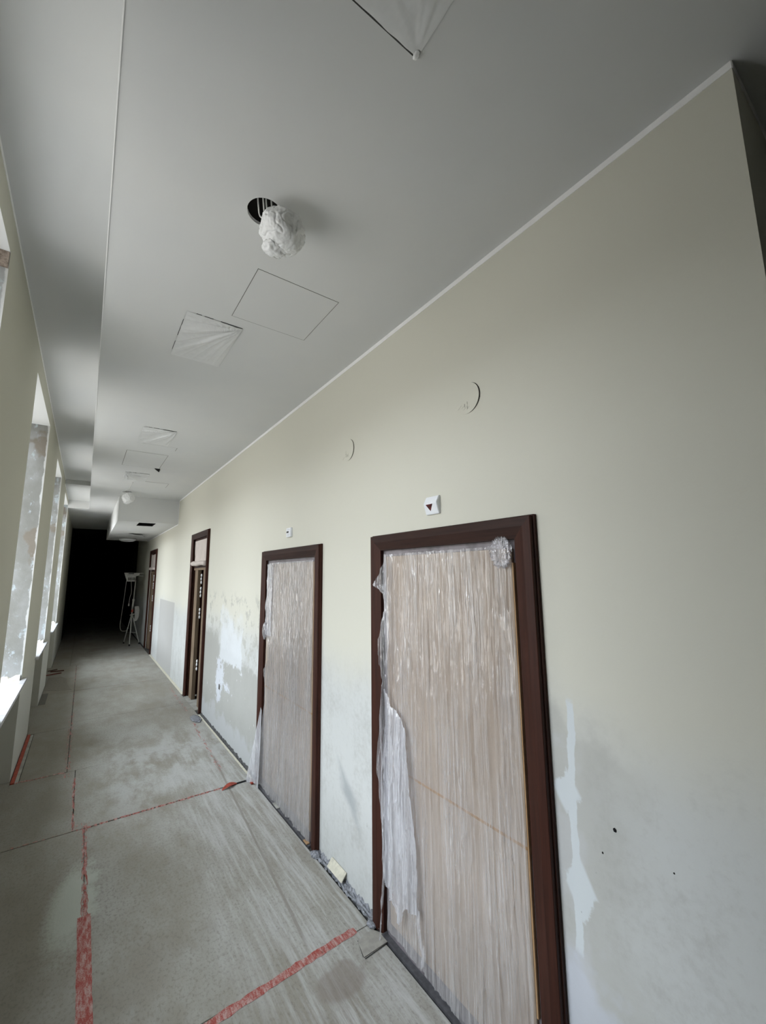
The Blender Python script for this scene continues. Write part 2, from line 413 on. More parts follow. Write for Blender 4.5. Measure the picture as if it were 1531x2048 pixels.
# left wall: piers and window bays; slot 0 paint, slot 1 raw plaster, slot 2 white head, slot 3 concrete
WIN = [(1.20, 2.55), (4.03, 5.47), (6.95, 8.30), (9.78, 11.49)]
XG, XO = -0.86, -1.05
w = MB()
def pier(y0, y1):
    for q in w.box(XO, XL, y0, y1, -0.02, ZP + .1):
        n = q.normal; q.normal_update()
        if abs(q.normal.y) > .5: q.material_index = 1
ys = -4.2
for y0, y1 in WIN:
    pier(ys, y0)
    for q in w.box(XO, XL, y0, y1, HEAD, ZP + .1):
        q.normal_update()
        if q.calc_center_median().z < HEAD + .01: q.material_index = 2
    w.box(XO, -0.62, y0, y1, -0.02, SILL - .03, 3)
    ys = y1
pier(ys, 16.0)
tag(w.build('wall_left', [LWALL, PLAST, CEIL, CONC]), kind='structure')

# windows: sill slab, frame and pane
for i, (y0, y1) in enumerate(WIN):
    t = thing('window_%d' % (i + 1), (XG, (y0 + y1) / 2, SILL), kind='structure')
    s = MB(); s.box(XG + .03, XL, y0, y1, SILL - .03, SILL); s.box(XL, XL + .036, y0 - .11, y1 + .11, SILL - .03, SILL)
    s.build('window_sill', MARBLE, t)
    s = MB(); fw = .06
    for a, b, c, d in ((y0, y1, SILL, SILL + fw), (y0, y1, HEAD - fw, HEAD), (y0, y0 + fw, SILL + fw, HEAD - fw), (y1 - fw, y1, SILL + fw, HEAD - fw),
                       ((y0 + y1) / 2 - .035, (y0 + y1) / 2 + .035, SILL + fw, HEAD - fw)):
        s.box(XG - .03, XG + .03, a, b, c, d)
    for a, b in ((y0 + fw, (y0 + y1) / 2 - .035), ((y0 + y1) / 2 + .035, y1 - fw)): s.box(XG - .025, XG + .025, a, b, 2.72, 2.77)
    s.build('window_frame', FRAMEW, t)
    s = MB(); s.box(XG - .004, XG + .004, y0 + fw, y1 - fw, SILL + fw, HEAD - fw); s.build('window_pane', GLASS, t)
    if i == 0:
        s = MB(); s.box(-0.62, XL - .002, y1 - .012, y1 - .0005, 3.40, HEAD - .002); s.build('lintel_board', TIMBER, t)
    # mortar bead where the slab meets the far reveal
    s = MB()
    def fb(u, v, y1=y1):
        x = XG + .05 + u * (XL - .01 - XG - .05); a = v * math.pi / 2
        h = (.035 + .03 * abs(N(x * 14, y1, 3)) + .02 * N(x * 40, y1, 1)); dd = .045 + .02 * N(x * 20, 4, y1)
        return (x, y1 - dd * math.cos(a), SILL + h * math.sin(a))
    s.grid(60, 6, fb); s.build('mortar_bead', plain('pale_mortar_%d' % i, (0.72, 0.69, 0.60), .9, .1, 0, 30, .12, .4), t, True)

# ceiling with two round lamp cut-outs
def holed_tile(mb, x0, x1, y0, y1, cx, cy, r, z, n=32, depth=.12):
    inn, out = [], []
    for k in range(n):
        a = 2 * math.pi * (k + .5) / n; dx, dy = math.cos(a), math.sin(a)
        s_ = min(((x1 - cx) if dx > 0 else (x0 - cx)) / dx, ((y1 - cy) if dy > 0 else (y0 - cy)) / dy)
        inn.append((cx + dx * r, cy + dy * r)); out.append((cx + dx * s_, cy + dy * s_))
    A = [mb.bm.verts.new((p[0], p[1], z)) for p in inn]; B = [mb.bm.verts.new((p[0], p[1], z)) for p in out]
    C = [mb.bm.verts.new((p[0], p[1], z + .014)) for p in inn]
    for k in range(n):
        j = (k + 1) % n
        mb.bm.faces.new((A[k], A[j], B[j], B[k])); mb.bm.faces.new((A[k], C[k], C[j], A[j]))
    for cxx in (x0, x1):
        for cyy in (y0, y1):
            k = min(range(n), key=lambda k: (out[k][0] - cxx) ** 2 + (out[k][1] - cyy) ** 2)
            ks = sorted(range(n), key=lambda k: (out[k][0] - cxx) ** 2 + (out[k][1] - cyy) ** 2)[:2]
            if abs(out[ks[0]][0] - out[ks[1]][0]) > 1e-6 and abs(out[ks[0]][1] - out[ks[1]][1]) > 1e-6:
                mb.face([(out[ks[0]][0], out[ks[0]][1], z), (cxx, cyy, z), (out[ks[1]][0], out[ks[1]][1], z)])
w = MB()
TI = [(0.505, 1.545, .073), (0.515, 8.75, .08)]
ybreaks = [(-4.2, 1.40), None, (1.70, 8.60), None, (8.90, YS1 + .4)]
def flat(x0, x1, y0, y1, z): w.face([(x0, y0, z), (x0, y1, z), (x1, y1, z), (x1, y0, z)])
for a, b in ((-4.2, 1.39), (1.70, 8.60), (8.90, 16.4)): flat(XE, XW, a, b, ZC)
for (cx, cy, r), (a, b) in zip(TI, ((1.39, 1.70), (8.60, 8.90))):
    flat(XE, .35, a, b, ZC); flat(.66, XW, a, b, ZC); holed_tile(w, .35, .66, a, b, cx, cy, r, ZC)
flat(XW, 4.2, -4.2, YC, ZC)
flat(XL, XE, -4.2, 9.45, ZP); flat(XL, XE, 9.45, 11.446, ZP2); flat(XL, XE, 11.446, 16.4, ZC)
w.face([(XL, 9.45, ZP), (XE, 9.45, ZP), (XE, 9.45, ZP2), (XL, 9.45, ZP2)])
w.face([(XL, 11.446, ZP2), (XE, 11.446, ZP2), (XE, 11.446, ZC), (XL, 11.446, ZC)])
w.face([(XE, -4.2, ZC), (XE, 9.45, ZC), (XE, 9.45, ZP), (XE, -4.2, ZP)])
w.face([(XE, 9.45, ZC), (XE, 11.446, ZC), (XE, 11.446, ZP2), (XE, 9.45, ZP2)])
# dropped soffit box with a rectangular vent cut-out
sx0 = 0.427; vx0, vx1, vy0, vy1 = .79, 1.085, 9.34, 9.93
w.face([(sx0, YS0, ZS), (XW, YS0, ZS), (XW, YS0, ZC), (sx0, YS0, ZC)])
w.face([(sx0, YS0, ZS), (sx0, YS0, ZC), (sx0, YS1, ZC), (sx0, YS1, ZS)])
w.face([(sx0, YS1, ZS), (XW, YS1, ZS), (XW, YS1, ZC), (sx0, YS1, ZC)])
flat(sx0, vx0, YS0, YS1, ZS); flat(vx1, XW, YS0, YS1, ZS); flat(vx0, vx1, YS0, vy0, ZS); flat(vx0, vx1, vy1, YS1, ZS)
ceil = w.build('ceiling', CEIL, fix=False); ceil['kind'] = 'structure'
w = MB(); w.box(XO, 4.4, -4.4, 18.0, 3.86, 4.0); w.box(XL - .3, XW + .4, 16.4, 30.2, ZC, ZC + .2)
tag(w.build('trim_1', DARKSHADE), kind='structure')          # slab above the hung ceiling; far ceiling has shade put into its colour
w = MB(); w.box(vx0 - .04, vx1 + .04, vy0 - .04, vy1 + .04, ZS + .12, ZS + .14)
for a, b, c, d in ((vx0 - .04, vx0, vy0 - .04, vy1 + .04), (vx1, vx1 + .04, vy0 - .04, vy1 + .04), (vx0, vx1, vy0 - .04, vy0), (vx0, vx1, vy1, vy1 + .04)):
    w.box(a, b, c, d, ZS + .003, ZS + .12)
tag(w.build('vent_opening', BLACK), 'dark rectangular vent opening cut in the underside of the dropped ceiling box', 'vent')
# painted white band under the ceiling
w = MB(); t_ = .0025
w.box(XW - t_, XW, YC, YS0, ZC - .026, ZC); w.box(XW - t_, XW, YS0, YS1, ZS - .02, ZS); w.box(XW - t_, XW, YS0 - .022, YS0, ZS, ZC)
w.box(XW, 4.2, YC - t_, YC, ZC - .026, ZC); w.box(XL, XL + t_, -4.2, 9.45, ZP - .02, ZP); w.box(XL, XL + t_, 9.45, 11.44, ZP2 - .02, ZP2)
tag(w.build('trim_2', BAND), kind='structure')
w = MB(); w.box(XE - .002, XE + .002, -4.2, 11.44, ZC - .003, ZC + .02); tag(w.build('trim_3', BAND), kind='structure')   # corner bead of the ceiling step

# floor
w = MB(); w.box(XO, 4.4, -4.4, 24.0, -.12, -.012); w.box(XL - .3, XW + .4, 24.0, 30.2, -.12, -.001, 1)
tag(w.build('floor', [SCREED, DARKSHADE]), kind='structure')

# ------------------------------------------------------------------ protective floor boards
cuts = [('R', .149, 1.421, -2.6, 2.148), ('R', .149, 1.421, 2.152, 4.152), ('R', .078, 1.421, 4.166, 5.388), ('R', .012, 1.421, 5.3885, 7.108), ('R', .012, 1.421, 7.112, 8.975),
        ('R', .012, 1.421, 8.981, 11.46), ('R', -.10, 1.421, 11.464, 24.0),
        ('L', -.415, .145, -2.6, 1.62), ('L', -.415, .145, 1.624, 4.160), ('L', -.415, .073, 4.168, 5.386), ('L', -.350, .006, 5.394, 6.890),
        ('L', -.415, .006, 6.896, 8.975), ('L', -.415, .006, 8.981, 11.46), ('L', -.415, -.104, 11.464, 14.0), ('L', -.415, -.104, 14.004, 24.0)]
names_ = {'R': ['nearest wide', 'second wide', 'third wide', 'fourth wide', 'fifth wide', 'sixth wide', 'farthest wide'],
          'L': ['nearest narrow', 'second narrow', 'third narrow', 'fourth narrow', 'fifth narrow', 'sixth narrow', 'seventh narrow', 'farthest narrow']}
cnt = {'R': 0, 'L': 0}
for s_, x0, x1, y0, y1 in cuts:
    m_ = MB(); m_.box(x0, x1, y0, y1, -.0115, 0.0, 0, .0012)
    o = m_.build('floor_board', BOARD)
    k = names_[s_][cnt[s_]]; cnt[s_] += 1
    tag(o, '%s sheet of dusty fibreboard on the floor along the %s wall' % (k, {'R': 'door', 'L': 'window'}[s_]), 'floor board', 'protective boards laid over the corridor floor')
for k, (y0, y1) in enumerate(WIN):
    m_ = MB(); m_.box(-.615, -.4155, y0 + .004, y1 - .004, -.0115, 0, 0, .0012)
    tag(m_.build('floor_board', BOARD), 'narrow fibreboard strip inside the niche under the %s window' % ('nearest', 'second', 'third', 'farthest')[k], 'floor board', 'protective boards laid over the corridor floor')
# side passage has its own board
m_ = MB(); m_.box(1.425, 4.15, -4.1, .20, -.0115, 0, 0, .0012)
tag(m_.build('floor_board', BOARD), 'sheet of dusty fibreboard in the side passage round the corner', 'floor board', 'protective boards laid over the corridor floor')

def tape(name, pts, wdt, mat, label, z=.0012, cat='tape', jag=.0):
    """flat strip along pts [(x,y)]"""
    m_ = MB(); P = [Vector((a, b, 0)) for a, b in pts]; Q = []
    for a, b in zip(P, P[1:]):
        n = max(2, int((b - a).length / .03))
        for k in range(n): Q.append(a.lerp(b, k / n))
    Q.append(P[-1]); prev = None
    for i, p in enumerate(Q):
        t = (Q[min(i + 1, len(Q) - 1)] - Q[max(i - 1, 0)]).normalized(); nrm = Vector((-t.y, t.x, 0))
        j1 = jag * N(i * .9, pts[0][0] * 9, 1); j2 = jag * N(i * .9, pts[0][1] * 9, 7)
        zz = z + .0006 * N(i * .5, 3, 3)
        a = m_.bm.verts.new(p + nrm * (wdt / 2 + j1) + Vector((0, 0, zz))); b = m_.bm.verts.new(p - nrm * (wdt / 2 + j2) + Vector((0, 0, zz)))
        if prev: m_.bm.faces.new((prev[0], a, b, prev[1]))
        prev = (a, b)
    o = m_.build(name, mat); tag(o, label, cat, 'strips of red tape on the floor boards'); return o
tape('red_tape', [(.147, .6), (.147, 3.15)], .062, TAPE, 'broad red tape strip running lengthwise at the bottom left of the floor', jag=.004)
tape('red_tape', [(.150, 3.15), (.150, 4.20)], .030, TAPEW, 'thin worn red tape on the seam between pale patch and crossing', jag=.012)
tape('red_tape', [(.30, 2.10), (.569, 2.125), (1.0, 2.150), (1.336, 2.163)], .044, TAPE, 'red tape strip across the floor ending by the nearest door frame', jag=.010)
tape('red_tape', [(.10, 4.160), (.60, 4.157), (1.19, 4.154)], .030, TAPEW, 'long thin red tape line across the floor towards the second doorway', jag=.008)
tape('red_tape', [(-.36, 4.18), (-.1, 4.168), (.10, 4.163)], .018, TAPEX, 'faint red tape traces across the floor on the window side', jag=.012)
tape('red_tape', [(.076, 4.17), (.073, 4.9), (.070, 5.20)], .018, TAPEW, 'thin red tape line lengthwise between the two cross seams', jag=.010)
tape('red_tape', [(.010, 5.25), (.006, 6.4), (.008, 7.6)], .046, TAPEX, 'patchy red tape along the lengthwise seam in mid corridor', jag=.03)
tape('red_tape', [(.006, 8.0), (.010, 9.4), (.008, 11.3)], .020, TAPEX, 'faint far red tape along the lengthwise seam before the dark end', jag=.016)
tape('red_tape', [(-.40, 5.405), (-.2, 5.39), (-.04, 5.40), (.0, 5.36)], .032, TAPEW, 'short red tape strip reaching the base of the first pier', jag=.014)
tape('red_tape', [(1.34, 8.2), (1.325, 6.60)], .036, TAPEX, 'pink worn tape lengthwise in front of the third doorway', jag=.02)
tape('red_tape', [(1.30, 6.1), (1.24, 4.5)], .034, TAPEX, 'pink tape remnants lengthwise by the patched plaster wall', jag=.02)
tape('red_tape', [(.02, 8.98), (.6, 8.978), (1.22, 8.975)], .016, TAPEX, 'thin far red tape line crossing the whole corridor', jag=.010)
# crumpled remnant at the crossing of the two near seams
tape('red_tape', [(.10, 4.235), (.20, 4.21)], .05, TAPEX, 'small crumpled red remnant where the near tape lines cross', jag=.03, z=.004)
# peeled tape tongue lifting off the seam
m_ = MB()
m_.grid(14, 4, lambda u, v: (1.145 + u * .145, 4.110 + .045 * u + (v - .5) * .055 * math.sin(math.pi * min(1, u * .96 + .02)) ** .8, .003 + .020 * math.sin(math.pi * u) + .006 * (v - .5)))
m_.bm.faces.ensure_lookup_table()
tag(m_.build('peeled_tape', REDW, smooth=True), 'pointed red tape tongue peeling up near the second doorway', 'tape')
# open black seam right of it
m_ = MB(); m_.box(1.22, 1.425, 4.140, 4.172, .0004, .0022)
tag(m_.build('seam_gap', BLACK), 'short black open gap between boards beside the second doorway', 'gap')
# red painted strip in the groove along the first pier
m_ = MB(); m_.box(-.414, -.384, 5.40, 6.885, -.010, .004, 0, .002); m_.build
tag(m_.build('red_batten', REDW), 'red painted batten lying in the groove along the first pier', 'batten')
m_ = MB(); m_.box(-.383, -.356, 5.40, 6.885, -.011, -.004)
tag(m_.build('groove_filler', CONC), 'grey mortar strip between red batten and floor board', 'mortar strip')

# ------------------------------------------------------------------ door casings
def casing(y0, y1, zt, parent, lip=True):
    prof = [(-.006, XW), (-.006, XW - .016), (0, XW - .018), (0, XW - .0335), (.002, XW - .0357), (.038, XW - .0357), (.042, XW - .0345), (.082, XW - .023), (.088, XW - .022), (.088, XW + .012)]
    m_ = MB(); rows = []
    for o_, x in prof:
        rows.append([m_.bm.verts.new(p) for p in ((x, y0 + o_, 0), (x, y0 + o_, zt - o_), (x, y1 - o_, zt - o_), (x, y1 - o_, 0))])
    for a, b in zip(rows, rows[1:]):
        for k in range(3):
            q = m_.bm.faces.new((a[k], a[k + 1], b[k + 1], b[k])); q.material_index = 1 if k == 1 else 0
    m_.bm.faces.new([r[0] for r in rows]); m_.bm.faces.new([r[3] for r in rows][::-1])
    return m_.build('door_casing', [BROWN, BROWNH], parent)

def lift_door(idx, D, board_front):
    a, b, zt, A, B, Z = D
    t = thing('door_%d' % idx, (XW, (a + b) / 2, 0), kind='structure')
    casing(A, B, Z, t)
    m_ = MB(); xf = XW + .002
    m_.box(xf, xf + .05, a, a + .030, 0, zt); m_.box(xf, xf + .05, b - .022, b, 0, zt); m_.box(xf, xf + .05, a + .03, b - .022, zt - .036, zt)
    m_.build('steel_frame', METAL, t)
    m_ = MB(); m_.box(xf + .012, xf + .05, a + .03, b - .022, .0, zt - .036); m_.build('lift_door_leaf', BLACK, t)
    m_ = MB(); m_.box(1.430, xf + .012, a + .0, b - .0, -.011, .006); m_.build('threshold_strip', STEELD, t)
    m_ = MB(); m_.box(XW - .006, xf + .012, a + .005, b - .02, .006, .068); m_.build('kick_plate', METAL, t)
    return t
lift_door(1, DOORS[0], 1.455); lift_door(2, DOORS[1], 1.458)

def hoarding(D, label, zjoint, slope=0.0):
    a, b, zt, A, B, Z = D
    t = thing('hoarding_board', (1.46, (a + b) / 2, .07), label, 'board')
    y0, y1, z1 = a + .026, b - .044, zt - .038
    m_ = MB(); m_.box(1.456, 1.472, y0, y1, zjoint, z1, 0, .0015); m_.build('upper_panel', HOARD, t)
    m_ = MB(); m_.box(1.459, 1.474, y0 + .004, y1, .072, zjoint - .002, 0, .0015); m_.build('lower_panel', HOARD, t)
    m_ = MB(); m_.box(1.4545, 1.472, y0 - .007, y0 - .0005, zjoint - .02, z1 - .06, 0, .001)
    m_.box(1.4575, 1.472, y0 - .005, y0 + .0035, .30, zjoint - .02, 0, .001); m_.build('panel_edge', TAN, t)['label'] = 'raw orange-tan edge of the board'
    m_ = MB(); m_.box(1.4548, 1.4562, y0, y1, zjoint - .003, zjoint + .008); m_.build('joint_strip', TAN, t)['label'] = 'orange-tan strip at the joint of the two panels'
    return t
hoarding(DOORS[0], 'beige hardboard panels closing the nearest doorway behind clear film', .853)
hoarding(DOORS[1], 'beige hardboard panels closing the second doorway behind cloudy film', .870)

# ------------------------------------------------------------------ plastic sheeting
def fold(y, z, seed, amp=1.0):
    """vertical pleats that fan out a little towards the floor"""
    ys_ = y + .05 * (1 - z / 2) * N(y * 3, z * .7, seed) + .012 * N(y * 8, z * 2.4, seed + 3)
    f = 0
    for fr, a, k in ((14, .0050, .5), (33, .0034, .8), (75, .0018, 1.1), (140, .0008, 1.5)):
        n_ = N(ys_ * fr, z * k, seed + fr)
        f += a * (1 - min(1, abs(n_) * 2.6)) ** 2
    f += .003 * (1 - min(1, abs(N(y * 22, z * 5, seed + 50)) * 3)) ** 3
    return f * amp
def sheet(name, yl, yr, zb, ztop, x0, nu, nv, mat, seed, amp=1.0, parent=None, bulge=0.0, tilt=0.0):
    """yl, yr: functions of z; zb: bottom z as function of u; (u=0 far/left edge, u=1 near/right edge)"""
    m_ = MB()
    def f(u, v):
        z1 = ztop(u) if callable(ztop) else ztop; z0 = zb(u)
        z = z1 + (z0 - z1) * v
        a, b = yl(z), yr(z); y = a + (b - a) * u
        x = x0 - fold(y, z, seed, amp) - bulge * math.sin(math.pi * u) ** .7 * min(1, v * 3) - tilt * v
        return (min(x, 1.4530 if x0 > 1.44 else x), y, z)
    m_.grid(nu, nv, f)
    return face_corridor(m_.build(name, mat, parent, True))

t = thing('plastic_sheet', (1.44, 1.55, 0), 'clear pleated plastic sheet hanging over the nearest doorway, loose on its left', 'plastic sheet')
sheet('main_film', lambda z: 2.004 - .10 * max(0, 1 - abs(z - .9) / .9) * 0, lambda z: 1.112 + .006 * N(z * 6, 1, 1),
      lambda u: -.002 + .055 * max(0, 1 - u * 1.1) + .012 * N(u * 14, 2, 2), lambda u: 2.012 + .006 * N(u * 30, 1, 5) + (.022 if u > .93 else 0), 1.4505, 520, 150, FILM, 3, 1.3, t)
AL = [(1.950, 2.000), (2.005, 1.921), (2.084, 1.833), (1.975, 1.787), (1.966, 1.70), (1.978, 1.666), (2.004, 1.608), (2.045, 1.505), (2.030, 1.382), (1.994, 1.303),
      (2.015, 1.197), (2.038, .98), (2.050, .845), (2.027, .677), (1.990, .328), (2.006, .228), (2.032, .006)]
AR = [(1.945, 2.000), (1.940, 1.892), (1.920, 1.807), (1.898, 1.752), (1.913, 1.669), (1.925, 1.586), (1.930, 1.475), (1.950, 1.305), (1.960, 1.202), (1.964, .992),
      (1.975, .862), (1.972, .687), (1.965, .445), (1.980, .296), (1.990, .196), (2.024, .006)]
sheet('loose_edge', lambda z: lerp_tab(AL, z), lambda z: lerp_tab(AR, z), lambda u: .006, 2.0, 1.422, 60, 260, FILM3, 11, 2.2, t, .006)
BL = [(1.989, 1.26), (1.985, 1.093), (2.001, .934), (2.006, .679), (2.001, .435), (2.008, .30), (1.975, .255), (1.938, .232), (1.925, .157)]
BR = [(1.980, 1.26), (1.93, 1.19), (1.84, 1.14), (1.800, 1.08), (1.792, 1.0), (1.776, .863), (1.752, .644), (1.729, .435), (1.734, .272), (1.745, .157)]
sheet('hanging_fold', lambda z: lerp_tab(BL, z), lambda z: lerp_tab(BR, z), lambda u: .27 + .02 * N(u * 9, 1, 1) - .11 * math.exp(-((u - .32) / .2) ** 2), 1.26, 1.430, 90, 200, FILM2, 21, 2.0, t, .010)
CL = [(1.760, .30), (1.752, .20), (1.715, .129), (1.722, .095), (1.722, .07)]
CR = [(1.729, .30), (1.712, .20), (1.690, .129), (1.698, .095), (1.712, .07)]
sheet('trailing_tail', lambda z: lerp_tab(CL, z), lambda z: lerp_tab(CR, z), lambda u: .07, .30, 1.434, 14, 50, FILM3, 31, 1.5, t, .004)
# bunched film at the top right corner
def bunch(mb, cx, cy, cz, rx, ry, rz, seed, n=4, crump=.35):
    b2 = bmesh.new(); bmesh.ops.create_icosphere(b2, subdivisions=n, radius=1)
    mp = {}
    for v in b2.verts:
        d = v.co.normalized()
        k = 1 + crump * (abs(N(d.x * 2.2 + seed, d.y * 2.2, d.z * 2.2)) * -1.4 + .35) + crump * .4 * (abs(N(d.x * 6 + seed, d.y * 6, d.z * 6)) * -1.5 + .3)
        mp[v] = mb.bm.verts.new((cx + d.x * rx * k, cy + d.y * ry * k, cz + d.z * rz * k))
    for f in b2.faces: mb.bm.faces.new([mp[v] for v in f.verts])
    b2.free()
m_ = MB(); bunch(m_, 1.437, 1.150, 1.985, .009, .048, .058, 4, 5, .7); m_.build('film_bunch', FILM3, t, True)

t = thing('plastic_sheet', (1.44, 3.4, 0), 'cloudy pleated plastic sheet over the second doorway, flaring out at its lower left', 'plastic sheet')
DL = [(3.915, 2.006), (3.945, 1.803), (3.925, 1.479), (3.955, 1.374), (3.910, 1.276), (3.90, 1.122), (3.975, 1.01), (3.935, .896), (3.925, .723), (3.965, .577), (4.06, .285), (4.13, .02)]
sheet('main_film', lambda z: lerp_tab(DL, z), lambda z: 2.965 + .008 * N(z * 5, 9, 1), lambda u: .012 + .02 * N(u * 12, 4, 4), 2.010, 1.4505, 420, 130, mk_film('cloudy_pleated_film', .30, .38, (.48, .47, .475), .2, 50, .45, .12), 43, 1.4, t)
m_ = MB()
def flare(u, v):
    z = .66 * (1 - v) + .010; y = 3.93 + u * (.22 * v ** 1.2 + .03)
    return (1.420 - .05 * v * u - .015 * math.sin(u * 9 + v) * v, y, z + .02 * u * (1 - v))
m_.grid(30, 40, flare); face_corridor(m_.build('flared_hem', FILM2, t, True))
m_ = MB(); m_.grid(16, 50, lambda u, v: (1.441 - fold(3.75 + u * .2, 2 - v, 77, 1.5), 3.80 + u * (.14 + .02 * N(v * 6, 1, 1)), 2.0 - v * .66)); face_corridor(m_.build('doubled_film', FILM2, t, True))
m_ = MB(); bunch(m_, 1.430, 3.945, 1.375, .016, .045, .075, 8); m_.build('film_bunch', FILM3, t, True)

# ------------------------------------------------------------------ doors 3 and 4: transom, inner frame, leaf
def inner_door(idx, D, dark=False):
    a, b, zt, A, B, Z = D
    t = thing('door_%d' % idx, (XW, (a + b) / 2, 0), kind='structure')
    casing(A, B, Z, t)
    xi = XW + .012
    m_ = MB(); d = .24
    m_.box(xi, xi + d, a, a + .02, 0, zt); m_.box(xi, xi + d, b - .02, b, 0, zt); m_.box(xi, xi + d, a + .02, b - .02, zt - .02, zt)
    m_.build('door_lining', BROWN, t)
    zb = 2.02                                              # transom bar underside
    m_ = MB(); m_.box(xi + .004, xi + .06, a + .02, b - .02, zb, zb + .055, 0, .003); m_.build('transom_bar', BROWNH, t)
    m_ = MB(); m_.box(xi + .002, xi + .055, a + .02, b - .02, zb - .035, zb - .001, 0, .002)
    m_.box(xi + .002, xi + .055, b - .315, b - .115, .005, zb - .036, 0, .002)
    m_.box(xi + .002, xi + .055, a + .02, a + .27, .005, zb - .036, 0, .002); m_.build('inner_frame', LINE, t)['label'] = 'tan protective wood lining inside the dark casing'
    # door leaf standing open into the room
    th = math.radians(62); L = b - a - .36
    m_ = MB(); hx, hy = xi + .08, b - .32
    p = [(hx, hy), (hx + L * math.sin(th), hy - L * math.cos(th)), (hx + L * math.sin(th) + .04 * math.cos(th), hy - L * math.cos(th) + .04 * math.sin(th)), (hx + .04 * math.cos(th), hy + .04 * math.sin(th))]
    m_.prism(p, .015, zb - .04, 'z'); m_.build('door_leaf', BROWN, t)
    for z in (1.90, 1.70, 1.38, .62):
        m_ = MB()
        for k in range(3): bunch(m_, xi + .006 * (k % 2), a + .385 + .035 * (k % 2), z - .055 * k, .012, .020, .026, z * 3 + k, 2, .2)
        m_.build('wrapped_hinge', BAG, t, True)
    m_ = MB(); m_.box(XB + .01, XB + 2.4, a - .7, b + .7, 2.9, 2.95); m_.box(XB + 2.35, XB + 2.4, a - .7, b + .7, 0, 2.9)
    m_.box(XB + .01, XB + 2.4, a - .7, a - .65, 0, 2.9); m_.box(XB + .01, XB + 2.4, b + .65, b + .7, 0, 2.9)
    m_.build('room_behind', DARKSHADE, t)
    # foam sheet and rolled edge over the transom light
    s = thing('foam_cover', (xi, (a + b) / 2, zb + .05), ('pale foam sheet with rolled lower edge covering the transom of the third doorway' if idx == 3 else 'dim pale foam sheet covering the transom of the farthest doorway'), 'foam cover')
    m_ = MB()
    def fc(u, v):
        z = zb + .07 + v * (zt - .03 - zb - .07); y = (b - .035 - .018 * (1 + N(z * 9, 2, idx))) * (1 - u) + (a + .02) * u
        return (xi - .006 - .006 * N(y * 7, z * 7, 2), y, z)
    m_.grid(30, 30, fc); m_.build('foam_sheet', FOAM, s, True)
    m_ = MB()
    pts = [(xi - .030 - .012 * (k < 3) * (3 - k) / 3, b + .015 + (a - b + .0) * k / 12, zb + .066 + .006 * math.sin(k)) for k in range(13)]
    m_.tube(pts, [.012, .034, .040] + [.036] * 10, 14); m_.build('rolled_edge', FOAM, s, True)
    return t
inner_door(3, DOORS[2]); inner_door(4, DOORS[3], True)
# grey board in the third doorway threshold
m_ = MB(); m_.box(1.424, 2.0, 6.64, 7.46, -.011, .004, 0, .001)
tag(m_.build('threshold_board', CONC), 'pale grey board lying in the threshold of the third doorway', 'board')

# ------------------------------------------------------------------ fittings on the right wall
t = thing('lift_indicator', (XW, 1.585, 2.25), 'small white wedge shaped lift indicator with dark red down arrow above nearest door', 'indicator')
y0, y1, z0, z1, zr = 1.540, 1.640, 2.205, 2.300, 2.262
m_ = MB(); m_.prism([(XW + .004, z0), (XW - .012, z0), (XW - .030, zr), (XW - .010, z1), (XW + .004, z1)], y0, y1, 'y')
bmesh.ops.bevel(m_.bm, geom=[e for e in m_.bm.edges], offset=.0025, segments=2, affect='EDGES')
m_.build('housing', WHITEP, t)
m_ = MB(); cy = 1.597
def onf(y, z, lift=.0012):
    k = (z - z0) / (zr - z0); return (XW - .012 - .018 * k - lift, y, z)
tri = [(cy + .026, 2.257), (cy - .026, 2.257), (cy, 2.222)]
A_ = [m_.bm.verts.new(onf(y, z)) for y, z in tri]; B_ = [m_.bm.verts.new(onf(y, z, -.002)) for y, z in tri]
m_.bm.faces.new(A_)
for k in range(3): m_.bm.faces.new((A_[k], A_[(k + 1) % 3], B_[(k + 1) % 3], B_[k]))
m_.build('down_arrow', REDGL, t)['label'] = 'dark red triangular arrow pointing down'

t = thing('lift_display', (XW, 3.48, 2.27), 'small white lift display box with black window above second door', 'display')
m_ = MB(); m_.box(XW - .018, XW + .004, 3.430, 3.530, 2.232, 2.312, 0, .002); m_.build('housing', WHITEP, t)
m_ = MB(); m_.box(XW - .0195, XW - .017, 3.475, 3.520, 2.268, 2.284); m_.build('screen', SCREEN, t)
GP = plain('grey_print', (.3, .3, .3))
for z in (2.255, 2.244, 2.298):
    m_ = MB(); m_.box(XW - .0190, XW - .0178, 3.450, 3.512, z, z + .002); m_.build('print_mark', GP, t)

